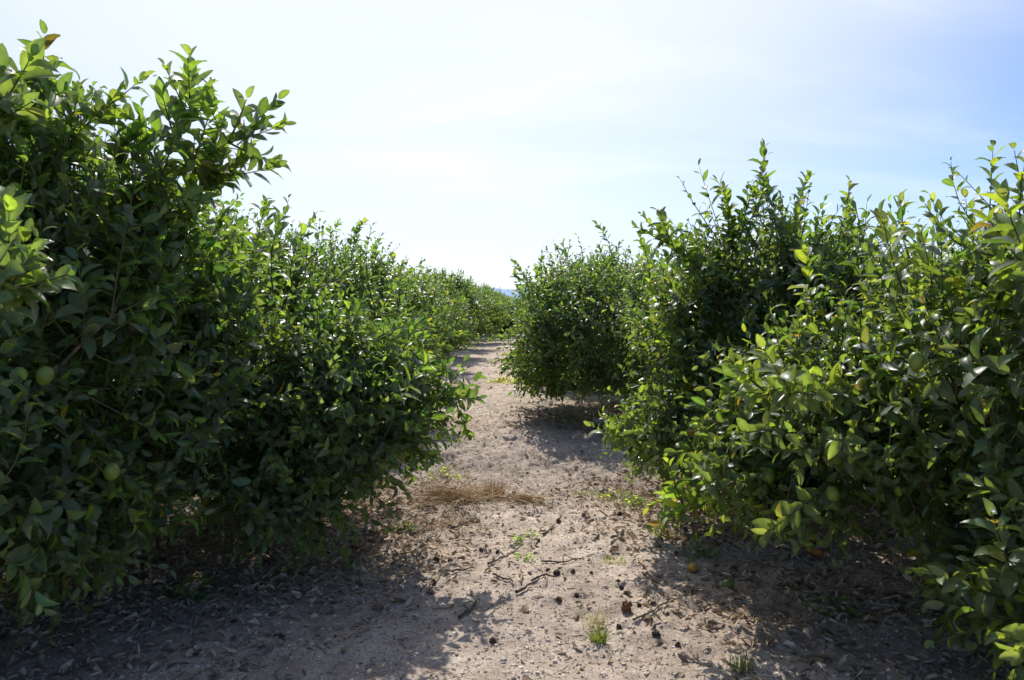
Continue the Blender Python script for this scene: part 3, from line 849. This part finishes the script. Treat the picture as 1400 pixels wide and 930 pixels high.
G1, G2 = (.055, .10, .03), (.13, .17, .065)
put('grass_tuft', blades(110, .035, .04, .10, 1.0, G1, G2, 1), M_GRASS, 821, 886, 'bright green grass tuft, brightest and nearest one in the middle of the path', 'grass', 'grass tufts on the path')
put('grass_tuft', blades(60, .07, .04, .12, .9, (.10, .14, .06), (.24, .23, .15), 2, wid=.0012), M_GRASS, 815, 862, 'wispy grey-green grass tuft just above the bright one', 'grass', 'grass tufts on the path')
put('grass_tuft', blades(80, .05, .04, .09, 1.1, G1, G2, 3), M_GRASS, 1019, 926, 'small green tuft at the bottom edge of the photo on the right', 'grass', 'grass tufts on the path')
put('grass_tuft', blades(90, .07, .02, .05, 1.3, (.12, .15, .07), (.22, .25, .13), 4), M_GRASS, 842, 773, 'low grey-green cushion of grass by the long thin stick', 'grass', 'grass tufts on the path')
put('grass_tuft', blades(90, .09, .02, .06, 1.3, (.12, .15, .07), (.22, .25, .13), 5), M_GRASS, 908, 737, 'low grey-green cushion near the drooping tips of the right tree', 'grass', 'grass tufts on the path')


def dry_heap(n, rx, ry, seed, hh, swirl):
    r = np.random.default_rng(seed)
    x = r.normal(0, rx * .5, n); y = r.normal(0, ry * .5, n)
    a = swirl + r.normal(0, 1.1, n) + np.pi * (r.random(n) < .5)
    l = r.uniform(.04, .30, n)
    z = hh * np.exp(-(x / rx) ** 2 - (y / ry) ** 2) * r.random(n) + .004
    b = np.stack([x, y, z], 1); d = np.stack([np.cos(a), np.sin(a), r.normal(.05, .30, n)], 1)
    e = b + d * l[:, None]; e[:, 2] = np.maximum(e[:, 2], .003)
    mid = (b + e) / 2 + r.normal(0, .018, (n, 3)) + [0, 0, .02]
    P = bez(b, mid, e, 5)
    cc = np.array([(.58, .42, .22), (.42, .27, .12), (.68, .54, .34), (.28, .18, .10)])[r.choice(4, n, p=[.4, .27, .2, .13])] * (.7 + .5 * r.random((n, 1)))
    return tubes(P, np.repeat(.0009 + .0012 * r.random((n, 1)), 5, 1), 3, cc)


d1 = dry_heap(800, .24, .19, 7, .06, -.5)
d1b = blades(90, .26, .04, .11, 1.2, (.42, .27, .11), (.30, .18, .07), 17, wid=.0013)
d1b = (d1b[0] * [1.1, .6, 1], *d1b[1:])
rs_ = np.random.default_rng(91)
n = 70; P0 = np.stack([rs_.normal(0, .2, n), rs_.normal(0, .13, n), rs_.uniform(.01, .06, n)], 1); a = rs_.uniform(0, 6.28, n)
P1 = P0 + np.stack([np.cos(a), np.sin(a), rs_.uniform(0, .35, n)], 1) * rs_.uniform(.08, .32, (n, 1))
d1c = tubes(bez(P0, (P0 + P1) / 2 + rs_.normal(0, .02, (n, 3)) + [0, 0, .02], P1, 6), np.repeat(.0016 + .001 * rs_.random((n, 1)), 6, 1), 4, np.array([.75, .62, .42]) * (.7 + .5 * rs_.random((n, 1))))
put('dry_grass', merge([d1, d1b, d1c]), M_STRAW, 628, 688, 'flattened heap of ochre dry grass on the left of the path', 'dry grass', 'patches of dry grass')
d2 = blades(300, .09, .05, .17, .7, (.40, .24, .10), (.28, .16, .07), 18, wid=.0014)
put('dry_grass', d2, M_STRAW, 674, 680, 'upright ochre tuft of dead grass at the right end of the heap', 'dry grass', 'patches of dry grass')
d3 = dry_heap(170, .18, .07, 9, .02, .1)
put('dry_grass', d3, M_STRAW, 722, 688, 'thin flat mat of reddish dry grass in the middle of the path', 'dry grass', 'patches of dry grass')
d4 = blades(260, .30, .03, .09, 1.2, (.45, .33, .16), (.34, .25, .12), 19, wid=.0014)
put('dry_grass', d4, M_STRAW, 560, 668, 'sparse straw under the leaning shoots of the left tree', 'dry grass', 'patches of dry grass')
d5 = dry_heap(70, .14, .12, 12, .02, .9)
put('dry_grass', d5, M_STRAW, 598, 722, 'wisp of orange straw trailing from the heap towards the camera', 'dry grass', 'patches of dry grass')


def weed(nl, rad, hgt, leaf, col1, col2, seed):
    r = np.random.default_rng(seed)
    a = r.uniform(0, 6.28, nl); q = rad * np.sqrt(r.random(nl))
    pos = np.stack([q * np.cos(a), q * np.sin(a), hgt * r.random(nl) * (1.1 - q / rad)], 1)
    a2 = a + r.normal(0, 1, nl)
    dv = norm(np.stack([np.cos(a2), np.sin(a2), r.normal(.2, .4, nl)], 1))
    nv = np.stack([r.normal(0, .4, nl), r.normal(0, .4, nl), np.ones(nl)], 1)
    kk = r.random((nl, 1)); c = np.array(col1) * (1 - kk) + np.array(col2) * kk
    L = leaf * r.uniform(.6, 1.3, nl)
    lv = leaf_batch(pos, dv, nv, L, L * .55, r.uniform(.1, .5, nl), r.uniform(0, .6, nl), c)
    root = np.stack([pos[:, 0] * .35, pos[:, 1] * .35, 0 * a - .01], 1)
    st = tubes(bez(root, (root + pos) / 2 + [0, 0, hgt * .2], pos, 5), np.full((nl, 5), .0016), 3, c)
    return merge([lv, st])


WD1, WD2 = (.05, .13, .03), (.09, .2, .04)
put('weed', weed(60, .17, .10, .055, WD1, WD2, 1), M_GRASS, 250, 818, 'low dark green leafy weed in deep shade under the left tree', 'weed', 'weeds on the ground')
put('weed', weed(14, .04, .06, .03, (.14, .28, .05), (.22, .36, .08), 2), M_GRASS, 711, 744, 'tiny bright sprout just below the dry grass mat, leftmost', 'weed', 'weeds on the ground')
put('weed', weed(12, .035, .07, .03, (.14, .28, .05), (.22, .36, .08), 3), M_GRASS, 727, 738, 'tiny bright sprout right of its neighbour below the dry grass mat', 'weed', 'weeds on the ground')
put('weed', weed(16, .05, .08, .03, (.12, .24, .05), (.2, .33, .08), 4), M_GRASS, 716, 768, 'pale sprout at the tip of the straight grey stick', 'weed', 'weeds on the ground')
put('weed', weed(30, .09, .07, .04, (.03, .06, .02), (.08, .13, .03), 5), M_GRASS, 551, 727, 'dark green seedling by the slender grey stick', 'weed', 'weeds on the ground')
put('weed', weed(70, .20, .07, .035, (.13, .2, .05), (.25, .3, .09), 6), M_GRASS, 848, 684, 'yellow-green weed patch on the right before the pale bank', 'weed', 'weeds on the ground')
put('weed', weed(50, .14, .08, .035, (.13, .2, .05), (.25, .3, .09), 7), M_GRASS, 872, 694, 'yellow-green weed right beside the larger patch', 'weed', 'weeds on the ground')
put('weed', weed(40, .14, .05, .03, (.13, .2, .05), (.22, .26, .09), 8), M_GRASS, 808, 681, 'sparse yellow-green weed left of the larger patch', 'weed', 'weeds on the ground')
put('weed', weed(150, .5, .14, .06, (.22, .28, .05), (.36, .4, .09), 9), M_GRASS, 700, 522, 'bright yellowish weeds by the path at the foot of the bulging right tree', 'weed', 'weeds on the ground')
put('weed', weed(40, .13, .09, .05, (.08, .17, .03), (.14, .25, .05), 10), M_GRASS, 1146, 842, 'small weed in the shade under the nearest right tree', 'weed', 'weeds on the ground')
put('weed', weed(40, .10, .16, .045, (.10, .17, .06), (.16, .25, .08), 11), M_GRASS, 963, 765, 'grey-green weed stems below the drooping right branch tips', 'weed', 'weeds on the ground')
put('weed', weed(60, .35, .08, .05, (.2, .25, .06), (.3, .33, .1), 12), M_GRASS, 592, 652, 'yellow-green weeds behind the heap of dry grass', 'weed', 'weeds on the ground')

# --------------------------------------------------------------- plastic bottle in the shade
x, y, z = ground_at(822, 582)
e = link('plastic_bottle', None, loc=(x, y, z + .045)); e.rotation_euler = (0, 0, math.radians(-14))
tag(e, 'dusty whitish plastic bottle lying in the dark shadow under the right tree', 'bottle')
prof = [(-.10, .02), (-.098, .034), (-.09, .038), (-.05, .036), (-.045, .038), (.0, .036), (.005, .038), (.05, .037), (.075, .028), (.095, .014), (.115, .013)]
bm = bmesh.new()
rings = []
for (u, rd) in prof:
    rings.append([bm.verts.new((u, rd * math.cos(a * math.pi / 10), rd * math.sin(a * math.pi / 10))) for a in range(20)])
for a, b in zip(rings, rings[1:]):
    for j in range(20):
        bm.faces.new((a[j], a[(j + 1) % 20], b[(j + 1) % 20], b[j]))
bm.faces.new(rings[0]); bm.faces.new(rings[-1])
me = bpy.data.meshes.new('bottle_body'); bm.normal_update(); bm.to_mesh(me); bm.free()
for p in me.polygons: p.use_smooth = True
me.materials.append(M_PLASTIC); link('bottle_body', me, e)
bm = bmesh.new(); bmesh.ops.create_cone(bm, cap_ends=True, segments=20, radius1=.016, radius2=.0155, depth=.018, matrix=Matrix.Translation((.121, 0, 0)) @ Matrix.Rotation(math.pi / 2, 4, 'Y'))
me = bpy.data.meshes.new('cap'); bm.to_mesh(me); bm.free(); me.materials.append(M_CAP); link('cap', me, e)


# --------------------------------------------------------------- light, sky
SUN_EL, SUN_AZ = 44.5, -9.0         # azimuth from the viewing direction, minus = left
sv = Vector((math.sin(math.radians(SUN_AZ)) * math.cos(math.radians(SUN_EL)), math.cos(math.radians(SUN_AZ)) * math.cos(math.radians(SUN_EL)), math.sin(math.radians(SUN_EL))))
ld = bpy.data.lights.new('sun', 'SUN'); ld.energy = 5.0; ld.angle = math.radians(.55); ld.color = (1, .955, .88)
lo_ = link('sun', ld); lo_.rotation_euler = sv.to_track_quat('Z', 'Y').to_euler()

W = bpy.data.worlds.new('World'); S.world = W; W.use_nodes = True
nt = W.node_tree; N = nt.nodes; L = nt.links; N.clear()
out = N.new('ShaderNodeOutputWorld'); bg = N.new('ShaderNodeBackground'); bg.inputs[1].default_value = .10
sky = N.new('ShaderNodeTexSky'); sky.sky_type = 'NISHITA'; sky.sun_disc = False
sky.sun_elevation = math.radians(SUN_EL); sky.sun_rotation = math.radians(SUN_AZ)
sky.air_density = 1.0; sky.dust_density = .3; sky.ozone_density = 1.5
tc = N.new('ShaderNodeTexCoord')
nrm_ = N.new('ShaderNodeVectorMath'); nrm_.operation = 'NORMALIZE'; L.new(tc.outputs['Generated'], nrm_.inputs[0])
# thin high cloud: streaks on a flat layer far above
sep = N.new('ShaderNodeSeparateXYZ'); L.new(nrm_.outputs[0], sep.inputs[0])
zc = N.new('ShaderNodeMath'); zc.operation = 'ADD'; zc.inputs[1].default_value = .12; L.new(sep.outputs['Z'], zc.inputs[0])
zm = N.new('ShaderNodeMath'); zm.operation = 'MAXIMUM'; zm.inputs[1].default_value = .05; L.new(zc.outputs[0], zm.inputs[0])
dx = N.new('ShaderNodeMath'); dx.operation = 'DIVIDE'; L.new(sep.outputs['X'], dx.inputs[0]); L.new(zm.outputs[0], dx.inputs[1])
dy = N.new('ShaderNodeMath'); dy.operation = 'DIVIDE'; L.new(sep.outputs['Y'], dy.inputs[0]); L.new(zm.outputs[0], dy.inputs[1])
cb = N.new('ShaderNodeCombineXYZ'); L.new(dx.outputs[0], cb.inputs[0]); L.new(dy.outputs[0], cb.inputs[1])
mp = N.new('ShaderNodeMapping'); mp.inputs['Rotation'].default_value = (0, 0, math.radians(25)); mp.inputs['Scale'].default_value = (.45, 1.1, 1)
L.new(cb.outputs[0], mp.inputs[0])
cn = N.new('ShaderNodeTexNoise'); cn.inputs['Scale'].default_value = 1.0; cn.inputs['Detail'].default_value = 8; cn.inputs['Roughness'].default_value = .55; cn.inputs['Distortion'].default_value = .6
L.new(mp.outputs[0], cn.inputs['Vector'])
cr = N.new('ShaderNodeMapRange'); cr.interpolation_type = 'SMOOTHSTEP'; cr.inputs[1].default_value = .45; cr.inputs[2].default_value = .80
L.new(cn.outputs['Fac'], cr.inputs[0])
# glare of the high thin cloud around the sun's bearing
dt = N.new('ShaderNodeVectorMath'); dt.operation = 'DOT_PRODUCT'; dt.inputs[1].default_value = tuple(sv); L.new(nrm_.outputs[0], dt.inputs[0])
gl = N.new('ShaderNodeMapRange'); gl.interpolation_type = 'SMOOTHSTEP'; gl.inputs[1].default_value = .61; gl.inputs[2].default_value = .90
L.new(dt.outputs['Value'], gl.inputs[0])
hz_ = N.new('ShaderNodeMapRange'); hz_.interpolation_type = 'SMOOTHSTEP'; hz_.inputs[1].default_value = .22; hz_.inputs[2].default_value = -.02
L.new(sep.outputs['Z'], hz_.inputs[0])
a1 = N.new('ShaderNodeMath'); a1.operation = 'MULTIPLY_ADD'; a1.inputs[1].default_value = .28; L.new(cr.outputs[0], a1.inputs[0])
g2 = N.new('ShaderNodeMath'); g2.operation = 'MULTIPLY_ADD'; g2.inputs[1].default_value = .80; L.new(gl.outputs[0], g2.inputs[0])
h2 = N.new('ShaderNodeMath'); h2.operation = 'MULTIPLY'; h2.inputs[1].default_value = .35; L.new(hz_.outputs[0], h2.inputs[0])
L.new(h2.outputs[0], g2.inputs[2]); L.new(g2.outputs[0], a1.inputs[2])
cl_ = N.new('ShaderNodeClamp'); L.new(a1.outputs[0], cl_.inputs[0])
mx = N.new('ShaderNodeMix'); mx.data_type = 'RGBA'; mx.inputs[7].default_value = (10.6, 10.95, 11.4, 1)
blu = N.new('ShaderNodeVectorMath'); blu.operation = 'MULTIPLY'; blu.inputs[1].default_value = (.95, 1.09, 1.5)
L.new(sky.outputs[0], blu.inputs[0])
L.new(cl_.outputs[0], mx.inputs[0]); L.new(blu.outputs[0], mx.inputs[6])
L.new(mx.outputs[2], bg.inputs[0]); L.new(bg.outputs[0], out.inputs[0])

# --------------------------------------------------------------- camera
cd = bpy.data.cameras.new('camera'); cam = link('camera', cd, loc=(0, 0, CAMZ))
cd.sensor_width = 36; cd.lens = F / 1400 * 36
cd.clip_end = 20000; cd.clip_start = .05
cam.rotation_euler = (math.radians(90 - 2.68), 0, math.radians(0))
cd.dof.use_dof = True; cd.dof.focus_distance = 6.5; cd.dof.aperture_fstop = 6.3
S.camera = cam

S.render.engine = 'CYCLES'
S.view_settings.view_transform = 'Standard'; S.view_settings.look = 'None'; S.view_settings.exposure = 0
S.cycles.max_bounces = 7; S.cycles.diffuse_bounces = 3; S.cycles.glossy_bounces = 3; S.cycles.transmission_bounces = 5
S.cycles.transparent_max_bounces = 8
S.cycles.sample_clamp_indirect = 6
S.cycles.use_denoising = True
S.cycles.caustics_reflective = False; S.cycles.caustics_refractive = False
print('leaves', [t['nl'] for t in (L1, L2, L3, R1, R2, R3, *protos)])
